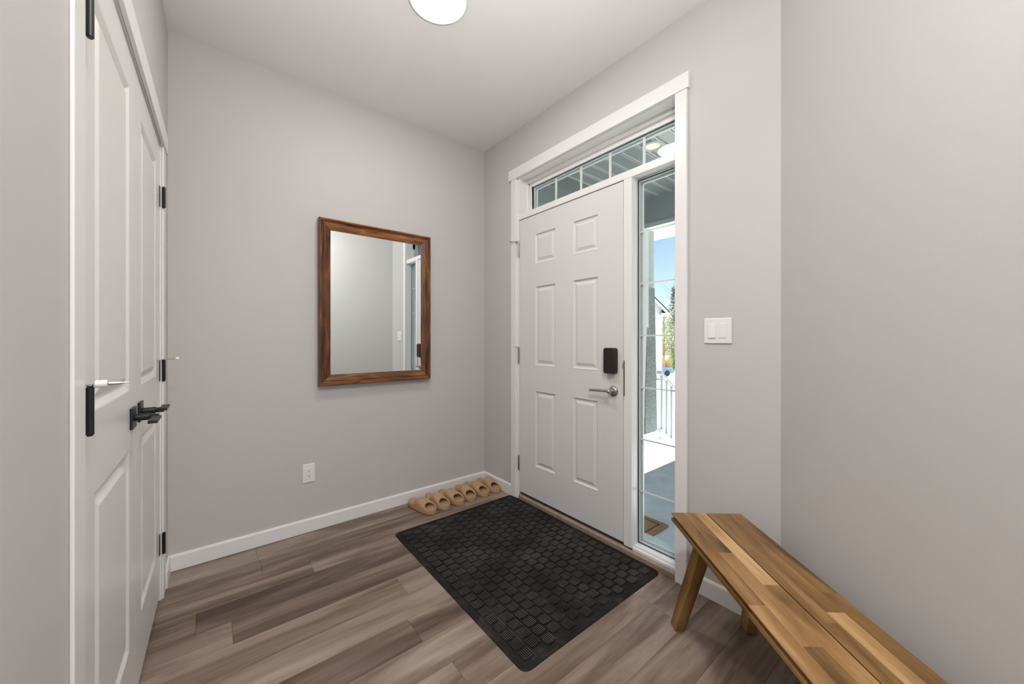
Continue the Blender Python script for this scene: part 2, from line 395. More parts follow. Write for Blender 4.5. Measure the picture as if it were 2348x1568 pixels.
PROF_C = [(0, 0), (.004, -.0012), (.019, -.0095), (.025, -.0095), (.043, -.0018), (.046, -.0012)]
def closet_leaf(n, s0, s1, p0, p1, hinge_left, label):
    root = empty(n, CORG, CROT); struct(root, label, 'closet door')
    fr = lambda u, v, d: (-.006+d, u, v)
    m = MB(); g = .0015
    panel_grid(m, fr, [s0+g, p0, p1, s1-g], [.026, .238, .858, 1.040, 1.975, 2.092], {(1, 1), (1, 3)}, PROF_C)
    slab_back(m, fr, s0+g, s1-g, .026, 2.092, .034)
    m.build('door_panel', M['closet'], root)
    hs = s0-.003 if hinge_left else s1+.003
    for i, (z0, z1) in enumerate(((.212, .305), (1.008, 1.103), (1.808, 1.900))):
        h = MB(); h.tube((.0080, hs, z0), (.0080, hs, z1), .0062, n=14)
        h.tube((.0080, hs, z0-.003), (.0080, hs, z0), .0045, n=12); h.tube((.0080, hs, z1), (.0080, hs, z1+.003), .0045, n=12)
        dirn = 1 if hinge_left else -1
        h.box(-.0058, -.0035, min(hs, hs+dirn*.022), max(hs, hs+dirn*.022), z0, z1)
        ho = h.build('hinge', M['black'], root, smooth=False)
        ho.data['n'] = 1
        if i == 1:
            st = MB(); z = z1+.006
            st.box(-.002, .012, hs-.008, hs+.008, z-.003, z-.0005)
            if hinge_left: st.tube((.012, hs, z), (.034, hs+.002, z), .0024, n=10).tube((.034, hs+.002, z), (.052, hs+.004, z), .0042, .0030, n=12).tube((.052, hs+.004, z), (.062, hs+.005, z), .002, .0012, n=8)
            else: st.tube((.010, hs, z), (.050, hs, z), .0024, n=10)
            so_ = st.build('hinge_pin_stop', M['nickel'], root)
            rb = MB()
            if hinge_left: rb.tube((.014, hs, z), (.032, hs+.002, z), .0075, n=16)
            else: rb.tube((.048, hs, z), (.061, hs, z), .0062, n=16)
            rb.build('rubber_tip', M['rubber'], so_, bevel=.002)
    # lever set
    zc = .952; sc = (s1-.068) if hinge_left else (s0+.068)
    hd = empty_part('door_handle', root)
    r = MB().box(-.0060, .0015, sc-.033, sc+.033, zc-.033, zc+.033)
    base = r.build('door_handle', M['black'], root, bevel=.0015)
    bpy.data.objects.remove(hd)
    n_ = MB().tube((.0015, sc, zc), (.036, sc, zc), .011, n=24).tube((.036, sc, zc), (.050, sc, zc), .0085, n=24)
    d2 = -1 if hinge_left else 1
    n_.box(.040, .057, sc-.011, sc+.011, zc-.008, zc+.006)
    y1, y2 = sorted((sc+d2*.010, sc+d2*.110))
    n_.box(.042, .064, y1, y2, zc-.006, zc+.003)
    n_.build('lever', M['black'], base, bevel=.0012)
    return root
def empty_part(n, p):
    o = bpy.data.objects.new(n+'_tmp', None); COL.objects.link(o); return o
closet_leaf('door_2', SL0, SM, 1.226, 1.624, True, 'near leaf of the white closet doors, closest to the camera')
closet_leaf('door_3', SM, SL1, 1.836, 2.216, False, 'far leaf of the white closet doors, beside the mirror wall')

# ---------------------------------------------------------------- baseboards
BH, BT = .082, .0125
def base_profile(m, p, q, nrm):
    p, q, nrm = Vector(p), Vector(q), Vector(nrm)
    prof = [(0, 0), (BT, 0), (BT, BH-.010), (BT-.003, BH-.002), (BT-.006, BH), (0, BH)]
    vs = [tuple(b+nrm*o)+(z,) for b in (p, q) for o, z in prof]
    n = len(prof); vs = [(v[0], v[1], v[2]) for v in vs]
    m.poly(vs, [(i, (i+1) % n, n+(i+1) % n, n+i) for i in range(n)]+[tuple(range(n)), tuple(range(n, 2*n))[::-1]])
def bb(name, p, q, nrm, label):
    m = MB(); base_profile(m, p, q, nrm); struct(m.build(name, M['trim']), label, 'baseboard')
lw = lambda s, e=0: tuple(((-D+e)*UN+s*US)[:2])
bb('baseboard_back', (lw(2.603)[0], YB), (XR, YB), (0, -1), 'white baseboard under the mirror wall')
m = MB(); base_profile(m, (XR, YB-BT), (XR, 2.228), (-1, 0)); struct(m.build('baseboard_right', M['trim']), 'short white baseboard between the room corner and the entry door casing', 'baseboard')
m = MB(); base_profile(m, (XR, .868), (XR, YC), (-1, 0)); struct(m.build('baseboard_front', M['trim']), 'white baseboard behind the bench legs', 'baseboard')
m = MB(); base_profile(m, lw(2.433), lw(2.594), tuple(UN[:2])); struct(m.build('baseboard_left', M['trim']), 'tiny white baseboard beside the closet casing', 'baseboard')
m = MB(); base_profile(m, tuple(p0+dv*.006), tuple(pe), (-c45, c45)); struct(m.build('baseboard_diagonal', M['trim']), 'white baseboard on the angled wall under the bench', 'baseboard')
m = MB(); base_profile(m, lw(-6), lw(1.02), tuple(UN[:2])); struct(m.build('baseboard_hall', M['trim']), 'white baseboard on the near closet wall', 'baseboard')

# ---------------------------------------------------------------- entry door unit
TC = .018
m = MB().box(XR-TC, XR, 2.170, 2.226, 0, 2.413).box(XR-TC, XR, .869, .928, 0, 2.413)
struct(m.build('trim_4', M['trim'], bevel=.002), 'white upright casings beside the entry door and sidelight', 'door trim')
m = MB().box(XR-TC-.004, XR, .858, 2.252, 2.413, 2.490)
struct(m.build('trim_5', M['trim'], bevel=.002), 'white header board above the entry door and transom', 'door trim')
# frame: jambs, mullion, transom bar
XO = 1.925
m = MB()
m.box(XR-.001, XR+WT, 2.148, 2.172, 0, 2.413)                 # hinge jamb
m.box(XR-.001, XR+WT, .926, .932, 0, 2.413)                   # far jamb
m.box(XR-.001, XR+WT, .926, 2.172, 2.408, 2.414)              # head
m.box(XR, XO, 1.182, 1.234, .045, 2.096)                      # mullion
m.box(XR-.001, XO, .93, 2.15, 2.096, 2.138)                   # transom bar
m.box(XR+.050, XR+WT-.03, 1.234, 1.246, .05, 2.096).box(XR+.050, XR+WT-.03, 2.134, 2.15, .05, 2.096).box(XR+.050, XR+WT-.03, 1.234, 2.15, 2.083, 2.096)
struct(m.build('trim_6', M['trim'], bevel=.0015), 'white frame posts and crossbar between door, transom and sidelight', 'door frame')
m = MB()   # stepped stops round the transom
m.box(XR+.072, XR+WT, 2.128, 2.150, 2.138, 2.409).box(XR+.072, XR+WT, .930, .944, 2.138, 2.409).box(XR+.072, XR+WT, .944, 2.128, 2.382, 2.409)
m.box(XR+.088, XR+WT, 2.100, 2.128, 2.138, 2.382).box(XR+.088, XR+WT, .944, 2.100, 2.354, 2.382).box(XR+.088, XR+WT, .944, 2.10, 2.138, 2.176)
struct(m.build('trim_7', M['trim'], bevel=.003), 'white stepped stop round the transom glass', 'window trim')
m = MB().prism([(XR-.006, 0), (XR-.006, .026), (XR+.004, .034), (XR+WT, .036), (XR+WT, 0)], 1, .932, 2.148)
o = MB()
for a_, b_ in [((XR-.006, 0), 0)]: pass
vsp = [(XR-.006, 0), (XR-.006, .026), (XR+.004, .034), (XR+WT, .036), (XR+WT, 0)]
m.bm.free(); m = MB(); m.prism(vsp, 1, .932, 2.148)
struct(m.build('trim_8', M['sill'], bevel=.002), 'tan wooden sill under the entry door and sidelight', 'door sill')

PROF_E = [(0, 0), (.003, .0012), (.006, 0), (.012, -.0075), (.020, -.0085), (.024, -.0075), (.040, -.0012), (.043, -.0010)]
def entry_door():
    root = empty('door_1', (XR, 1.69, .05)); struct(root, 'white six panel entry door', 'door')
    ox, oy, oz = XR, 1.69, .05
    fr = lambda u, v, d: (.003-d, u-oy, v-oz)
    m = MB()
    ys = [1.2375, 1.411, 1.617, 1.767, 1.975, 2.1445]
    zs = [.057, .284, .833, 1.010, 1.581, 1.738, 1.956, 2.090]
    panel_grid(m, fr, ys, zs, {(1, 1), (1, 3), (1, 5), (3, 1), (3, 3), (3, 5)}, PROF_E)
    fb = lambda u, v, d: (.003-d, u-oy, v-oz)
    slab_back(m, fb, ys[0], ys[-1], zs[0], zs[-1], .044)
    m.build('door_panel', M['door'], root)
    MB().box(.012, .042, ys[0]-oy, ys[-1]-oy, .037-oz, .058-oz).build('door_sweep', M['gasket'], root)
    for i, (z0, z1) in enumerate(((.219, .325), (1.021, 1.136), (1.821, 1.929))):
        h = MB(); y = 2.1475-oy
        h.tube((-.0055, y, z0-oz), (-.0055, y, z1-oz), .0058, n=14).tube((-.0055, y, z1-oz), (-.0055, y, z1-oz+.004), .0042, n=12).tube((-.0055, y, z0-oz-.004), (-.0055, y, z0-oz), .0042, n=12)
        h.box(-.0012, .0005, y, y+.014, z0-oz, z1-oz)
        ho = h.build('hinge', M['nickel'], root)
        if i == 2:
            st = MB(); z = z1-oz+.006
            st.tube((-.0055, y-.004, z), (-.034, y+.052, z+.002), .0028, n=10).tube((-.034, y+.052, z+.002), (-.040, y+.062, z+.002), .0055, n=12)
            st.tube((-.012, y+.012, z), (-.016, y+.028, z-.018), .003, n=10)
            st.build('hinge_pin_stop', M['nickel'], root)
        if i == 1:
            st = MB(); z = z1-oz+.005
            st.tube((-.0055, y, z), (-.022, y+.030, z), .0022, n=10); st.build('hinge_pin_stop', M['nickel'], root)
    # keypad lock housing
    ly, lz = 1.3125-oy, 1.076-oz
    k = MB(); pts = []
    hw, hh, r = .0395, .074, .014
    for cx, cz, a0 in ((hw-r, hh-r, 0), (-hw+r, hh-r, 90), (-hw+r, -hh+r, 180), (hw-r, -hh+r, 270)):
        for t in range(0, 91, 15): pts.append((ly+cx+r*math.cos(math.radians(a0+t)), lz+cz+r*math.sin(math.radians(a0+t))))
    k.prism(pts, 0, -.032, .004)
    k.build('lock_housing', M['lockblack'], root, bevel=.006, seg=4, angle=60)
    # lever
    ry, rz = 1.3035-oy, .900-oz
    rose = MB().lathe([(0.0001, -.012), (.020, -.012), (.027, -.008), (.0315, 0), (.0315, .004)], (0, ry, rz), 0, 36).build('door_handle', M['nickel'], root, smooth=True)
    lv = MB(); lv.lathe([(.0125, -.008), (.0105, -.020), (.0105, -.045), (.009, -.050), (.0001, -.051)], (0, ry, rz), 0, 24)
    ring = []
    N = 14
    for i in range(N+1):
        t = i/N; y = ry-.008+t*.150; hw = .0085*(1-t)+.0060*t+(.0045 if i == 0 else 0); th = .0070*(1-t)+.0045*t; x = -.043+.004*math.sin(t*math.pi)+.006*t; z = rz+.004-.008*t
        ring.append([(x-th, y, z-hw*.6), (x-th, y, z+hw*.6), (x-th*.4, y, z+hw), (x+th*.6, y, z+hw), (x+th, y, z+hw*.3), (x+th, y, z-hw*.3), (x+th*.6, y, z-hw), (x-th*.4, y, z-hw)])
    vs = [p for r_ in ring for p in r_]; fs = [(a*8+k, a*8+(k+1) % 8, (a+1)*8+(k+1) % 8, (a+1)*8+k) for a in range(N) for k in range(8)]
    fs += [tuple(range(8))[::-1], tuple(range(N*8, N*8+8))]
    lv.poly(vs, fs); lv.build('lever', M['nickel'], rose, smooth=True)
    sp = MB().box(-.0035, .0005, 1.2245-oy, 1.2345-oy, .883-oz, 1.081-oz); sp.box(-.0055, -.003, 1.2245-oy, 1.238-oy, 1.040-oz, 1.066-oz)
    sp.build('strike_plate', M['nickel'], root, bevel=.001)
entry_door()

def window(name, x, y0, y1, z0, z1, ny, nz, label, mw=.013):
    root = empty(name, (x, (y0+y1)/2, z0)); struct(root, label, 'window')
    cy = (y0+y1)/2; a, b_ = y0-cy, y1-cy; h = z1-z0
    MB().box(-.001, .001, a, b_, 0, h).build('pane', M['glass'], root)
    MB().box(.016, .018, a, b_, 0, h).build('pane', M['glass'], root)
    for nm, mt, xa, xb, g in (('gasket', M['gasket'], -.003, .0005, .004), ('pane_spacer', M['alu'], .0012, .0155, .007)):
        f = MB(); f.box(xa, xb, a, a+g, 0, h).box(xa, xb, b_-g, b_, 0, h).box(xa, xb, a+g, b_-g, 0, g).box(xa, xb, a+g, b_-g, h-g, h)
        f.build(nm, mt, root)
    s_ = MB(); q = .018
    s_.box(.020, .030, a, a+q, 0, h).box(.020, .030, b_-q, b_, 0, h).box(.020, .030, a+q, b_-q, 0, q).box(.020, .030, a+q, b_-q, h-q, h)
    s_.build('window_frame', M['trim'], root)
    g_ = MB()
    for i in range(1, ny): yy = a+(b_-a)*i/ny; g_.box(.004, .012, yy-mw/2, yy+mw/2, g, h-g)
    for i in range(1, nz): zz = h*i/nz; g_.box(.004, .012, a+g, b_-g, zz-mw/2, zz+mw/2)
    g_.build('muntin', M['trim'], root)
    return root
window('window_1', 1.86, .932, 1.180, .063, 2.087, 1, 7, 'tall narrow sidelight window with seven panes beside the entry door', .007)
window('window_2', 1.90, .940, 2.098, 2.176, 2.352, 5, 1, 'long transom window with five panes above the entry door', .014)
m = MB().box(XR+.018, XR+.06, 1.170, 1.182, .045, 2.096).box(XR+.018, XR+.06, .932, 1.170, 2.087, 2.096).box(XR+.018, XR+.06, .932, 1.170, .036, .063)
m.box(XR+.040, XR+.06, 1.176, 1.182, .063, 2.087)
m.bm.free()
m = MB().box(XR+.012, XR+.058, 1.1805, 1.1835, .045, 2.096).box(XR+.020, XR+.058, .932, 1.182, .034, .062).box(XR+.006, XR+.020, .932, 1.182, .034, .050)
struct(m.build('trim_9', M['trim'], bevel=.002), 'white stop at the foot of the sidelight', 'window trim')
struct(MB().box(1.88, 1.99, .93, 2.15, .0, .058).build('trim_10', M['alu'], bevel=.003), 'pale outer sill seen through the sidelight', 'door sill')

# ---------------------------------------------------------------- wall plates
def outlet():
    x0, x1, z0, z1 = .434, .503, .307, .422; cx, cz = (x0+x1)/2, (z0+z1)/2
    r = empty('wall_outlet', (cx, YB, cz)); tag(r, 'white double power outlet low on the wall under the mirror', 'outlet')
    MB().box(-.0345, .0345, -.006, 0, -.0575, .0575).build('cover_plate', M['plastic'], r, bevel=.003, seg=3)
    rc = MB().box(-.0168, .0168, -.0085, -.004, -.0335, .0335).build('receptacle', M['plastic'], r, bevel=.0012)
    for dz in (.0155, -.0155):
        MB().box(-.0075, -.0055, -.0090, -.0080, dz+.001, dz+.009).build('blade_slot', M['greyslot'], rc)
        MB().box(.0045, .0065, -.0090, -.0080, dz+.002, dz+.008).build('blade_slot', M['greyslot'], rc)
        MB().lathe([(.0001, -.0092), (.0026, -.0092), (.0026, -.008)], (0, 0, dz-.0055), 1, 12).build('ground_hole', M['slot'], rc)
outlet()
def switch():
    y0, y1, z0, z1 = .673, .793, 1.180, 1.296; cy, cz = (y0+y1)/2, (z0+z1)/2
    r = empty('light_switch', (XR, cy, cz)); tag(r, 'white wall plate with two rocker switches right of the sidelight', 'light switch')
    MB().box(-.006, 0, -.060, .060, -.058, .058).build('cover_plate', M['plastic'], r, bevel=.003, seg=3)
    for i, yy in enumerate((.023, -.023)):
        MB().box(-.0066, -.005, yy-.0180, yy+.0180, -.0345, .0345).build('rocker_surround', M['plastic'], r, bevel=.0006)
        d0, d1 = (.0115, .0075) if i == 0 else (.0085, .0090)
        k = MB(); k.poly([(-.006, yy-.016, -.0325), (-.006, yy+.016, -.0325), (-.006, yy+.016, .0325), (-.006, yy-.016, .0325),
                          (-d0, yy-.0155, -.032), (-d0, yy+.0155, -.032), (-d1, yy+.0155, .032), (-d1, yy-.0155, .032)],
                         [(4, 5, 6, 7), (0, 1, 5, 4), (1, 2, 6, 5), (2, 3, 7, 6), (3, 0, 4, 7), (0, 3, 2, 1)])
        k.build('rocker', M['plastic'], r, bevel=.0008)
switch()

# ---------------------------------------------------------------- mirror
def mirror():
    x0, x1, z0, z1, T, W = .519, 1.278, .903, 1.966, .050, .072
    cx = (x0+x1)/2
    r = empty('wall_mirror', (cx, YB, z0)); tag(r, 'rectangular mirror in a brown wood frame hung on the wall left of the entry door', 'mirror')
    hw = (x1-x0)/2; h = z1-z0
    prof = [(0, 0), (0, -.042), (.003, -.050), (.010, -.050), (.016, -.044), (.020, -.036), (.026, -.034), (.030, -.037), (.040, -.036), (.058, -.030), (.068, -.026), (W, -.022), (W, 0)]
    def ringpt(i, o): # corner i, offset o
        return [(-hw+o, 0+o), (hw-o, 0+o), (hw-o, h-o), (-hw+o, h-o)][i]
    for i in range(4):
        m = MB(); j = (i+1) % 4; tone = random.random()
        vs = []; uvs = []
        dd = 0
        for k, (o, y) in enumerate(prof):
            a = ringpt(i, o); b_ = ringpt(j, o)
            if k: dd += math.hypot(o-prof[k-1][0], y-prof[k-1][1])
            vs += [(a[0], y, a[1]), (b_[0], y, b_[1])]
            al = (0 if i % 2 == 0 else 2)
            ua = a[0] if i % 2 == 0 else a[1]; ub = b_[0] if i % 2 == 0 else b_[1]
            uvs += [(ua+i*7.3, dd+i*3.1), (ub+i*7.3, dd+i*3.1)]
        n = len(prof)
        fs = [(2*k, 2*k+1, 2*k+3, 2*k+2) for k in range(n-1)]
        fs += [tuple(range(0, 2*n, 2)), tuple(range(1, 2*n, 2))]
        m.poly(vs, fs, uvs, tone)
        m.build('frame_rail', M['walnut'], r)
    MB().box(-hw+W-.003, hw-W+.003, -.024, -.016, W-.003, h-W+.003).build('mirror_glass', M['mirror'], r)
    MB().box(-hw+.01, hw-.01, -.014, -.001, .01, h-.01).build('backing_board', M['slot'], r)
mirror()

# ---------------------------------------------------------------- ceiling lamp
def ceiling_lamp():
    r = empty('ceiling_light', (.8165, 1.56, CEIL)); tag(r, 'round flush disk ceiling light glowing at the top edge of the photo', 'ceiling light')
    MB().lathe([(.141, 0), (.141, -.008), (.136, -.016), (.128, -.020), (.128, -.012)], n=64).build('trim_ring', M['lampring'], r, smooth=True)
    MB().lathe([(.0001, -.0185), (.122, -.0185), (.1278, -.0165), (.1278, -.010)], n=64).build('diffuser', M['lamp'], r, smooth=True)
    # the lamp's own light
    l = bpy.data.lights.new('lamp_glow', 'AREA'); l.shape = 'DISK'; l.size = .24; l.energy = 10; l.color = (1, .965, .92)
    o = bpy.data.objects.new('lamp_glow', l); COL.objects.link(o); o.location = (0, 0, -.022); o.parent = r
ceiling_lamp()

# ---------------------------------------------------------------- rubber mat
def rubber_mat():
    x0, x1, y0, y1 = .868, 1.793, 1.006, 2.238; cx, cy = (x0+x1)/2, (y0+y1)/2
    hx, hy = (x1-x0)/2, (y1-y0)/2
    m = MB(); R = .035; T = .006
    def outline(ins):
        pts = []
        r = max(R-ins*.6, .008)
        for sx, sy, a0 in ((1, 1, 0), (-1, 1, 90), (-1, -1, 180), (1, -1, 270)):
            for t in range(0, 91, 15):
                a = math.radians(a0+t); pts.append((sx*(hx-ins-r)+r*math.cos(a), sy*(hy-ins-r)+r*math.sin(a)))
        return pts
    lv = [(0, .0005), (0, .002), (.004, T*.8), (.010, T), (.020, T), (.024, T-.0018)]
    vs = []; n = len(outline(0))
    for ins, z in lv: vs += [(p[0], p[1], z) for p in outline(ins)]
    fs = [(a*n+i, a*n+(i+1) % n, (a+1)*n+(i+1) % n, (a+1)*n+i) for a in range(len(lv)-1) for i in range(n)]
    fs += [tuple(range((len(lv)-1)*n, len(lv)*n)), tuple(range(n))[::-1]]
    m.poly(vs, fs)
    # ribbed pads
    z0 = T-.0018
    px, py = .0545, .0545; nx = int((2*hx-.06)/px); ny = int((2*hy-.06)/py); rnd = random.Random(5)
    V = []; Fc = []
    for i in range(nx):
        for j in range(ny):
            xc = -hx+.03+(i+.5)*(2*hx-.06)/nx; yc = -hy+.03+(j+.5)*(2*hy-.06)/ny+(px*.5 if i % 2 else 0)
            if yc > hy-.045: continue
            nr = 6
            for k in range(nr):
                xx = xc-.0205+k*.041/(nr-1); hl = .0235*(1-.16*abs(k-2.5)/2.5)+rnd.uniform(-.001, .001); w2 = .0020; zt = T+.0030
                b0 = len(V)
                V += [(xx-w2*1.6, yc-hl-.001, z0), (xx+w2*1.6, yc-hl-.001, z0), (xx+w2*1.6, yc+hl+.001, z0), (xx-w2*1.6, yc+hl+.001, z0),
                      (xx-w2*.6, yc-hl, zt), (xx+w2*.6, yc-hl, zt), (xx+w2*.6, yc+hl, zt), (xx-w2*.6, yc+hl, zt)]
                Fc += [tuple(b0+q for q in f) for f in ((4, 5, 6, 7), (0, 1, 5, 4), (1, 2, 6, 5), (2, 3, 7, 6), (3, 0, 4, 7))]
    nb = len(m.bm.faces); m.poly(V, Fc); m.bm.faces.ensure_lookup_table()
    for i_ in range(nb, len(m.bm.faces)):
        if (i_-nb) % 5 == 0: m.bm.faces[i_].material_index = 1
    o = m.build('door_mat', [M['rubbermat'], M['rubberhighlit']], loc=(cx, cy, 0.0), merge=False)
    tag(o, 'large black ribbed rubber floor mat in front of the entry door', 'door mat')
rubber_mat()

# ---------------------------------------------------------------- slide sandals
def slide_mesh(mirror_x):
    L = .262
    def hwid(t):     # half width, t=0 toe .. 1 heel
        a = .0575*(1-abs(1-t/.33)**2.4)**(1/2.2) if t < .33 else None
        if t < .30: return .0510*(1-(1-t/.30)**2.6)**.5
        if t < .72: k = (t-.30)/.42; return .0510-.0085*(3*k*k-2*k*k*k)
        k = (t-.72)/.28; return .0425*(1-k**2.8)**.5
    ts = [0.0, .006, .02, .045, .08, .12, .17, .22, .28, .34, .40, .46, .52, .58, .64, .70, .76, .82, .88, .93, .965, .988, .997, 1.0]
    def solez(t): return .032+.010*max(0, (t-.35)/.65)**1.2
    def cxo(t): return mirror_x*(.006*math.cos(t*math.pi)-.002)
    sole = MB()
    prof = [(.86, .0), (.97, .003), (1.0, .010), (1.0, .60), (.97, .88), (.93, 1.0), (.87, .98), (.80, .80), (.0, .76)]
    rows = []
    for t in ts:
        w_ = max(hwid(t), .0008); zt = solez(t); y = -L/2+t*L; row = []
        full = [(-f, z) for f, z in prof]+[(f, z) for f, z in prof[::-1][1:]]
        for f, z in full:
            zz = z*zt if z > .05 else z
            row.append((cxo(t)+f*w_, y*(1.0 if True else 1), zz))
        rows.append(row)
    n = len(rows[0]); vs = [p for r in rows for p in r]
    fs = [(i*n+j, i*n+(j+1) % n, (i+1)*n+(j+1) % n, (i+1)*n+j) for i in range(len(ts)-1) for j in range(n)]
    fs += [tuple(range(n))[::-1], tuple(range((len(ts)-1)*n, len(ts)*n))]
    sole.poly(vs, fs)
    up = MB(); NA = 18; NT = 12; th = .010
    def surf(u, a, inner):   # u 0..1 front->back of strap, a angle 0..pi
        s = math.sin(a)
        tf = .075+.205*s**1.15; tb = .63+.06*(1-s)
        t = tf+(tb-tf)*u; w_ = hwid(min(max(t, .03), .97)); hmax = .050+.033*min(1, max(0, (t-.08)/.45))-.010*max(0, (t-.5)/.15)
        k = 0 if not inner else th
        x = cxo(t)+math.copysign(abs(math.cos(a))**.72, math.cos(a))*(w_-k*.9)
        z = solez(t)*.45+(hmax-solez(t)*.45-k)*s**.62
        return (x, -L/2+t*L, z)
    grid = []
    for u in [0]+[i/NT for i in range(NT+1)]+[1]: pass
    vs = []
    us = [i/NT for i in range(NT+1)]
    for inner in (False, True):
        for u in us:
            uu = u if not inner else .0+u
            for k in range(NA+1): vs.append(surf(uu, math.pi*k/NA, inner))
    R_ = NA+1; C_ = (NT+1)*R_
    fs = []
    for i in range(NT):
        for k in range(NA):
            fs.append((i*R_+k, i*R_+k+1, (i+1)*R_+k+1, (i+1)*R_+k)); fs.append((C_+i*R_+k, C_+(i+1)*R_+k, C_+(i+1)*R_+k+1, C_+i*R_+k+1))
    for k in range(NA):
        fs.append((k, C_+k, C_+k+1, k+1)); a = NT*R_; fs.append((a+k, a+k+1, C_+a+k+1, C_+a+k))
    up.poly(vs, fs)
    return sole, up
def make_slide(mx):
    r = empty('slide_sandal', (0, 0, 0))
    s, u = slide_mesh(mx)
    a = s.build('sole', M['foam'], r, smooth=True)
    sb = a.modifiers.new('s', 'SUBSURF'); sb.levels = 1; sb.render_levels = 2
    b_ = u.build('upper', M['foam'], r, smooth=True)
    sb = b_.modifiers.new('s', 'SUBSURF'); sb.levels = 1; sb.render_levels = 2
    return r
def copy_tree(o, parent=None):
    c = o.copy(); COL.objects.link(c); c.parent = parent
    for ch in list(o.children): copy_tree(ch, c)
    return c
protoL = make_slide(1); protoR = make_slide(-1)
pos = [(1.156, 2.445, 11), (1.272, 2.447, 10), (1.389, 2.450, 7), (1.512, 2.450, -2), (1.620, 2.454, 4), (1.733, 2.459, 7)]
lab = ['leftmost tan foam slide sandal, furthest from the corner of the row by the baseboard',
       'second tan foam slide sandal from the left end of the row by the baseboard',
       'third tan foam slide sandal from the left, straight beside the skewed one',
       'fourth tan foam slide sandal from the left, turned askew with its toe opening facing right',
       'second tan foam slide sandal from the corner, right of the skewed one',
       'tan foam slide sandal closest to the entry door casing, right end of the row']
for i, (x, y, a) in enumerate(pos):
    pr = protoL if i % 2 == 0 else protoR
    o = pr if i < 2 else copy_tree(pr)
    o.location = (x, y, 0); o.rotation_euler.z = math.radians(a)
    tag(o, lab[i], 'sandal', 'tan slide sandals lined up by the baseboard')

# ---------------------------------------------------------------- bench
def bench():
    ang = YAW+math.radians(2.3)
    org = (1.5466, .8201, 0)
    r = empty('wooden_bench', org, -ang); tag(r, 'slatted acacia wood bench with splayed legs along the angled wall', 'bench')
    Wd, Ln, H, T = .293, 1.12, .450, .034
    rnd = random.Random(21)
    cuts = [[-.40, -.80], [-.33, -.66, -.98], [-.52, -.84], [-.62, -.95], [-.44, -.71], [-.55, -.90]]
    cuts = [[-.56, -.93], [-.30, -.70], [-.47, -.86], [-.62, -.98], [-.38, -.58, -.92], [-.50, -.82]]
    for bi, (xa, xb) in enumerate(((0, .1445), (.1485, Wd))):
        m = MB(); ws = [xa+(xb-xa)*k/3 for k in range(4)]
        for k in range(3):
            ys = [0]+cuts[bi*3+k]+[-Ln]
            for a, c in zip(ys, ys[1:]):
                tone = rnd.random(); ou, ov = rnd.uniform(0, 40), rnd.uniform(0, 40)
                x0, x1 = ws[k], ws[k+1]
                if bi == 0 and k == 0:   # outer edge carries a groove
                    pr = [(x0+.0015, H), (x1, H), (x1, H-T), (x0+.001, H-T), (x0, H-T+.002), (x0, H-T+.013), (x0+.012, H-T+.0145), (x0+.012, H-.0065), (x0, H-.005), (x0, H-.0015)]
                    n = len(pr); vs = [(p[0], yy, p[1]) for yy in (a, c) for p in pr]
                    uv = [(v[1]+ou, v[0]+v[2]*.9+ov) for v in vs]
                    m.poly(vs, [(q, (q+1) % n, n+(q+1) % n, n+q) for q in range(n)]+[tuple(range(n)), tuple(range(n, 2*n))[::-1]], uv, tone)
                else:
                    m.box(x0, x1, c, a, H-T, H, tone, 1, (ou, ov))
        m.build('seat_board', M['acacia'], r, merge=False)
    t = H-T
    for sy, yo in ((1, 0), (-1, -Ln)):
        for sx, xo in ((-1, 0.0), (1, Wd)):
            # foot outside, top further in
            foot = Vector((xo+(.003 if sx < 0 else -.003), yo-sy*.058, 0)); top = Vector((xo-sx*.040, yo-sy*.205, t))
            lg = MB(); lg.beamtaper(foot, top, (1, 0, 0), (0, 1, 0), .040, .050, .044, .056, tone=rnd.random()*.4+.1)
            lg.build('leg', M['acacia'], r, bevel=.002)
        y = yo-sy*.215
        MB().box(.035, Wd-.035, y-.02, y+.02, t-.045, t, .3, 0, (3, 4)).build('cross_rail', M['acacia'], r)
bench()

# ---------------------------------------------------------------- outside: porch
ZP = -.03
def cam_pt(px, depth, z):
    l = (px-1174)/852.6*depth
    return Vector((depth*math.sin(YAW)+l*math.cos(YAW), depth*math.cos(YAW)-l*math.sin(YAW), z))
# house outer skin and porch
m = MB().box(1.95, 1.99, 2.17, 2.60, -.2, 3.0).box(1.95, 1.99, -1.2, .928, -.2, 3.0).box(1.95, 1.99, .928, 2.17, 2.413, 3.0)
struct(m.build('wall_outside', M['siding']), 'grey siding round the entry door outside', 'wall')
m = MB()
z = -.2
while z < 2.79:
    m.prism([(2.520, z), (2.508, z), (2.519, min(z+.178, 2.80)), (2.520, min(z+.178, 2.80))], 0, 1.99, 3.80); z += .178
m.box(1.95, 4.3, 2.520, 2.70, -.2, 2.80)
struct(m.build('wall_garage', M['siding']), 'grey lap siding wall on the left of the porch', 'wall')
struct(MB().box(1.95, 4.38, -1.2, 2.53, -.20, ZP).build('floor_porch', M['deck']), 'blue grey porch floor outside the sidelight', 'porch floor')
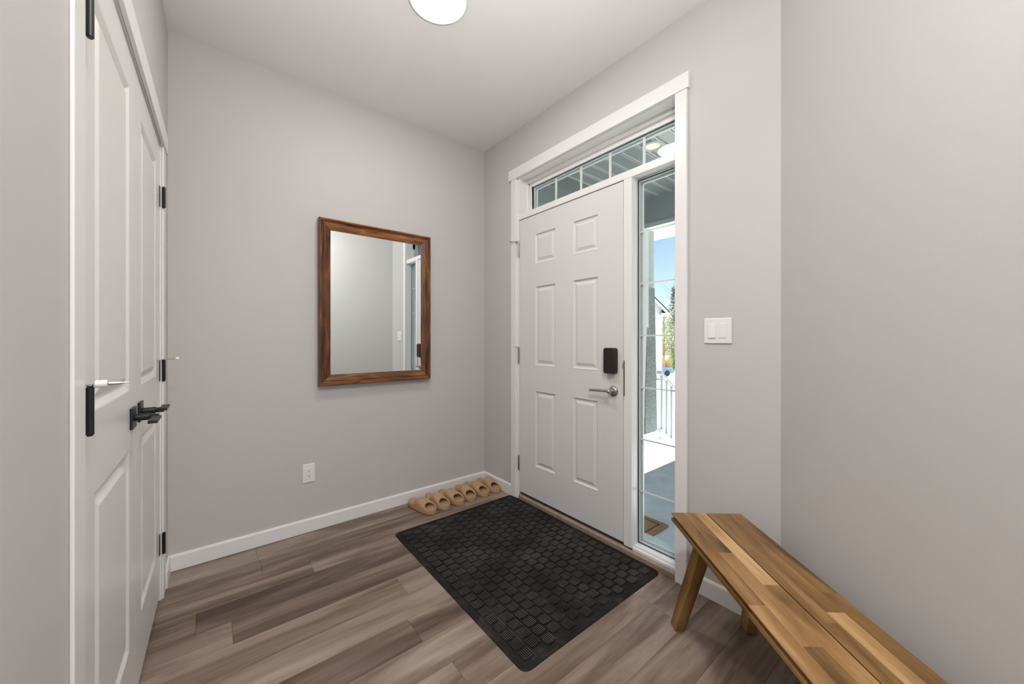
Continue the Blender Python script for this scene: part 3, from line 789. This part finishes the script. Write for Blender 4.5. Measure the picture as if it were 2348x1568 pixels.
# soffit with ribs running away from the house
m = MB().box(1.95, 4.6, -1.2, 2.60, 2.806, 2.84)
struct(m.build('ceiling_porch', M['soffit']), 'grey ribbed porch soffit seen through the transom', 'porch ceiling')
m = MB(); y = -1.15
while y < 2.50:
    m.box(1.99, 3.86, y-.006, y+.006, 2.797, 2.807).box(1.99, 3.86, y+.022, y+.030, 2.800, 2.807); y += .152
struct(m.build('trim_11', M['soffit_rib']), 'pale ribs of the porch soffit', 'porch trim')
m = MB().box(3.86, 4.40, -1.2, 2.60, 2.50, 2.806)
struct(m.build('trim_12', M['beam']), 'grey beam across the front of the porch', 'porch beam')
m = MB().box(3.845, 4.415, -1.2, 2.60, 2.462, 2.50).box(3.850, 3.862, -1.2, 2.6, 2.50, 2.515)
struct(m.build('trim_13', M['ext_white'], bevel=.003), 'white trim under the porch beam', 'porch beam')
# columns
def column(y0, y1, label):
    r = empty('porch_column', (4.0, (y0+y1)/2, ZP)); tag(r, label, 'porch column')
    a, b_ = y0-(y0+y1)/2, y1-(y0+y1)/2
    MB().box(-.20, .05, a+.05, b_, .34, 2.492).build('shaft', M['beam'], r, bevel=.004)
    MB().box(-.215, -.085, a+.038, a+.052, .34, 2.492).build('corner_board', M['ext_white'], r)
    m = MB(); 
    x0, x1 = -.30, .07
    m.poly([(x0+.12, a+.02, .16), (x1, a+.02, .16), (x1, b_, .16), (x0+.12, b_, .16), (x0+.2, a+.045, 1.83), (x1-.015, a+.045, 1.83), (x1-.015, b_, 1.83), (x0+.2, b_, 1.83)],
           [(0, 1, 5, 4), (1, 2, 6, 5), (2, 3, 7, 6), (3, 0, 4, 7), (4, 5, 6, 7), (0, 3, 2, 1)])
    m.build('stone_pier', M['stone'], r)
    MB().box(-.26, .08, a, b_, 0, .155).build('plinth', M['ext_white'], r, bevel=.006)
column(2.31, 2.52, 'grey porch column on a stone pier seen through the sidelight')
column(1.02, 1.905, 'unseen broad porch column added to shade the porch floor right of the sidelight view')  # added out of view, its width set to cast the porch floor shadow
# potlight
r = empty('porch_light', (2.84, 1.665, 2.80)); tag(r, 'small round recessed porch light glowing behind the transom', 'porch light')
MB().lathe([(.086, .006), (.086, -.004), (.062, -.010), (.058, .004)], n=40).build('trim_ring', M['ext_white'], r, smooth=True)
MB().lathe([(.0001, -.002), (.058, -.002), (.059, .004)], n=40).build('diffuser', M['potlamp'], r, smooth=True)
# outer door mat
r = empty('coir_mat', (2.10, 1.66, ZP)); tag(r, 'brown coir door mat on the porch floor seen through the sidelight', 'door mat')
MB().box(-.225, .225, -.41, .41, 0, .016).build('mat_body', M['coir'], r, bevel=.004)
b_ = MB(); w_ = .008
for x in (-.185, .177): b_.box(x, x+w_, -.37, .37, .0155, .0175)
for y in (-.37, .362): b_.box(-.185, .185, y, y+w_, .0155, .0175)
b_.build('border_line', M['coirdark'], r)
# steps and railing
m = MB()
for i in range(5): m.box(4.38+i*.28, 4.66+i*.28, .6, 2.6, -1.1, ZP-.17*(i+1))
tag(m.build('porch_steps', M['concrete']), 'pale concrete steps going down from the porch', 'steps')
def railing():
    r = empty('stair_railing', (4.34, 2.46, ZP)); tag(r, 'white stair railing with square balusters sloping down beside the porch column', 'railing')
    sl = -.62; L = 1.5
    def top(x): return .80+sl*x
    m = MB()
    for (h0, w2, t2) in ((0, .032, .035),):
        m.poly([(x, y, top(x)+z+h0) for x in (0, L) for y, z in ((-w2, 0), (w2, 0), (w2, t2), (-w2, t2))],
               [(0, 1, 5, 4), (1, 2, 6, 5), (2, 3, 7, 6), (3, 0, 4, 7), (0, 3, 2, 1), (4, 5, 6, 7)])
    m.build('handrail', M['rail'], r)
    m = MB(); w2 = .02
    m.poly([(x, y, top(x)-.72+z) for x in (0, L) for y, z in ((-w2, 0), (w2, 0), (w2, .04), (-w2, .04))],
           [(0, 1, 5, 4), (1, 2, 6, 5), (2, 3, 7, 6), (3, 0, 4, 7), (0, 3, 2, 1), (4, 5, 6, 7)])
    m.build('bottom_rail', M['rail'], r)
    for i in range(12):
        x = .06+i*.122
        MB().box(x-.011, x+.011, -.011, .011, top(x)-.70, top(x)+.005).build('baluster', M['rail'], r)
    MB().box(L-.03, L+.04, -.035, .035, top(L)-.80, top(L)+.10).build('newel_post', M['rail'], r)
railing()

# ---------------------------------------------------------------- outside: yard and street
def ground_strip(name, m_, pts, label, cat, kind='structure'):
    q = MB(); n = len(pts)
    q.poly(pts+[(p[0], p[1], p[2]-.2) for p in pts], [tuple(range(n)), tuple(range(n, 2*n))[::-1]]+[(i, (i+1) % n, n+(i+1) % n, n+i) for i in range(n)])
    o = q.build(name, m_); o['kind'] = kind; o['label'] = label; o['category'] = cat
    return o
def zs(X): return -1.05-(max(X, 5)-5)*.055
ground_strip('driveway', M['concrete'], [(4.3, -6, -1.05), (5, -6, -1.05), (60, -30, zs(60)), (60, 60, zs(60)), (5, 12, -1.05), (4.3, 12, -1.05)], 'bright concrete driveway and street sloping away from the porch', 'driveway')
ground_strip('verge', M['grass'], [(60, -30, -4.10), (120, -60, -4.3), (120, 120, -4.3), (60, 60, -4.10)], 'dry green grass verge across the street', 'grass')
# rocks beside the steps
rnd = random.Random(3)
m = MB()
for i in range(170):
    p = Vector((rnd.uniform(6.0, 7.6), rnd.uniform(2.7, 4.9), 0)); p.z = zs(p.x)+.01; s_ = rnd.uniform(.03, .09)
    vs = [(p.x+s_*rnd.uniform(.6, 1)*math.cos(a), p.y+s_*rnd.uniform(.6, 1)*math.sin(a), p.z+h*s_) for h in (0, .8) for a in [k*1.2566 for k in range(5)]]+[(p.x, p.y, p.z+1.1*s_)]
    m.poly(vs, [(k, (k+1) % 5, 5+(k+1) % 5, 5+k) for k in range(5)]+[(5+k, 5+(k+1) % 5, 10) for k in range(5)])
tag(m.build('garden_rocks', M['rock']), 'bed of grey and white rocks behind the stair railing', 'rocks', kind='stuff')

def leafball(m, c, rx, ry, rz, n, s0, rnd):
    for _ in range(n):
        while True:
            v = Vector((rnd.uniform(-1, 1), rnd.uniform(-1, 1), rnd.uniform(-1, 1)))
            if v.length < 1: break
        p = Vector(c)+Vector((v.x*rx, v.y*ry, v.z*rz)); a = Vector((rnd.gauss(0, 1), rnd.gauss(0, 1), rnd.gauss(0, 1))).normalized(); b_ = a.orthogonal().normalized()
        s_ = s0*rnd.uniform(.5, 1.3)
        m.poly([tuple(p-a*s_), tuple(p+b_*s_*.6), tuple(p+a*s_), tuple(p-b_*s_*.6)], [(0, 1, 2, 3)])
def tree(px, dep, zb, h, kind, label, seed, dens=650):
    rnd = random.Random(seed); c = cam_pt(px, dep, zb)
    r = empty('tree', tuple(c)); tag(r, label, 'tree', 'trees across the street')
    t = MB(); t.tube((0, 0, 0), (.15, 0, h*.55), .20, .11, 8).tube((.15, 0, h*.55), (.1, .1, h*.97), .11, .03, 8)
    for k in range(16):
        z = h*rnd.uniform(.18, .9); a = rnd.uniform(0, 6.28); L_ = h*.16*rnd.uniform(.6, 1.2)
        t.tube((.1, 0, z), (L_*math.cos(a), L_*math.sin(a), z+L_*1.1), .06, .015, 6)
    t.build('trunk', M['bark'], r)
    f = MB()
    if kind == 'spruce':
        for k in range(9): leafball(f, (0, 0, h*(.15+.09*k)), h*.15*(1-k/10), h*.15*(1-k/10), h*.07, dens//9, .22, rnd)
    else:
        for k in range(7): leafball(f, (rnd.uniform(-.10, .10)*h, rnd.uniform(-.10, .10)*h, h*rnd.uniform(.35, .85)), h*.15, h*.15, h*.16, dens//7, .14, rnd)
    f.build('foliage', M['leafdark'] if kind == 'spruce' else M['leafpale'], r, merge=False)
TL = [(1470, 66, 11.0, 'pale', 'slim pale tree across the street half hidden by the porch column'), (1500, 92, 13.5, 'pale', 'pale bare tree across the street above the neighbouring roof'),
      (1522, 74, 12.0, 'pale', 'pale bare tree across the street in the middle of the sidelight view'), (1545, 96, 20.5, 'spruce', 'tallest dark tree top against the blue sky across the street'),
      (1541, 110, 15.0, 'pale', 'pale leafy tree across the street behind the straw grass'), (1572, 64, 11.3, 'pale', 'pale tree across the street at the right edge of the sidelight view'), (1590, 86, 14, 'pale', 'pale tree across the street behind the sidelight casing')]
for i, (px, dep, h, kd, lb) in enumerate(TL): tree(px, dep, -4.2, h, kd, lb, 40+i, 1500)
# straw grasses and shrub
def straw(px, dep, h, label, seed):
    rnd = random.Random(seed); c = cam_pt(px, dep, -4.15); m = MB()
    for _ in range(260):
        a = rnd.uniform(0, 6.28); r0 = rnd.uniform(0, .45); lean = rnd.uniform(.1, .55)*h*.5
        x, y = r0*math.cos(a), r0*math.sin(a); w_ = .035
        m.poly([(x-w_, y, 0), (x+w_, y, 0), (x+lean*math.cos(a)+w_*.4, y+lean*math.sin(a), h*rnd.uniform(.6, 1))], [(0, 1, 2)])
        m.poly([(x, y-w_, 0), (x, y+w_, 0), (x+lean*math.cos(a), y+lean*math.sin(a)+w_*.4, h*rnd.uniform(.6, 1))], [(0, 1, 2)])
    tag(m.build('straw_grass', M['straw'], loc=tuple(c), merge=False), label, 'ornamental grass', 'straw grasses across the street')
straw(1508, 66, 3.2, 'tall straw coloured grass clump beside the porch column in the sidelight view', 1)
straw(1530, 60, 2.7, 'straw coloured grass clump beside the green shrub across the street', 2)
c = cam_pt(1545, 64, -4.2); m = MB(); rnd = random.Random(9)
for k in range(5): leafball(m, (rnd.uniform(-.5, .5), rnd.uniform(-.5, .5), .5+k*.5), .75, .75, .6, 160, .13, rnd)
m.tube((0, 0, 0), (0, 0, 2.2), .07, .03, 6)
tag(m.build('green_shrub', M['leaf'], loc=tuple(c), merge=False), 'bright green shrub across the street right of the straw grass', 'shrub')
# neighbour house with gable end and eave
def house():
    c = cam_pt(1464, 34, -1.1); r = empty('neighbour_house', tuple(c), -YAW); tag(r, 'white neighbouring house with a dark roof slope behind the porch column', 'house')
    MB().box(-3.2, 2.15, 0, 6, -2.2, 5.05).build('wall', M['ext_white'], r)
    m = MB(); m.poly([(-3.2, 0, 5.05), (2.15, 0, 5.05), (-.5, 0, 7.7), (-3.2, 6, 5.05), (2.15, 6, 5.05), (-.5, 6, 7.7)], [(0, 1, 2), (3, 5, 4), (0, 2, 5, 3), (1, 4, 5, 2), (0, 3, 4, 1)])
    m.build('gable', M['ext_white'], r)
    m = MB()
    for sx in (1, -1):
        xa, xb = -.5, -.5+sx*3.15
        m.poly([(xa, -.5, 7.95), (xb, -.5, 4.80), (xb, 6.4, 4.80), (xa, 6.4, 7.95), (xa, -.5, 7.80), (xb, -.5, 4.65), (xb, 6.4, 4.65), (xa, 6.4, 7.80)],
               [(0, 1, 2, 3), (4, 7, 6, 5), (0, 4, 5, 1), (1, 5, 6, 2), (2, 6, 7, 3), (3, 7, 4, 0)])
    m.build('roof', M['roof'], r)
    m = MB()
    for sx in (1, -1):
        xa, xb = -.5, -.5+sx*3.10
        m.poly([(xa, -.52, 7.79), (xb, -.52, 4.69), (xb, -.40, 4.69), (xa, -.40, 7.79), (xa, -.52, 7.50), (xb, -.52, 4.40), (xb, -.40, 4.40), (xa, -.40, 7.50)],
               [(0, 1, 2, 3), (4, 7, 6, 5), (0, 4, 5, 1), (1, 5, 6, 2), (2, 6, 7, 3), (3, 7, 4, 0)])
    m.box(1.9, 2.65, -.5, 6.4, 4.45, 4.66)
    m.build('fascia', M['ext_white'], r)
house()
def car():
    c = cam_pt(1496, 42, 0); z = zs(c.x)
    r = empty('parked_car', (c.x, c.y, z+.0), -YAW+math.radians(8)); tag(r, 'blue parked car on the street seen past the porch column', 'car')
    body = [(-2.15, .28), (-2.2, .62), (-2.05, .86), (-1.45, .94), (-.85, 1.38), (.35, 1.42), (1.0, .98), (1.85, .86), (2.12, .66), (2.15, .28)]
    m = MB(); m.prism(body, 1, -.85, .85); m.build('body', M['carblue'], r, bevel=.08, seg=3)
    MB().prism([(-1.25, .98), (-.78, 1.31), (.30, 1.34), (.82, .98)], 1, -.86, .86).build('side_windows', M['carglass'], r)
    for x in (-1.35, 1.3):
        for y in (-.78, .78):
            MB().tube((x, y-.1, .32), (x, y+.1, .32), .32, n=24).build('wheel', M['tyre'], r)
car()
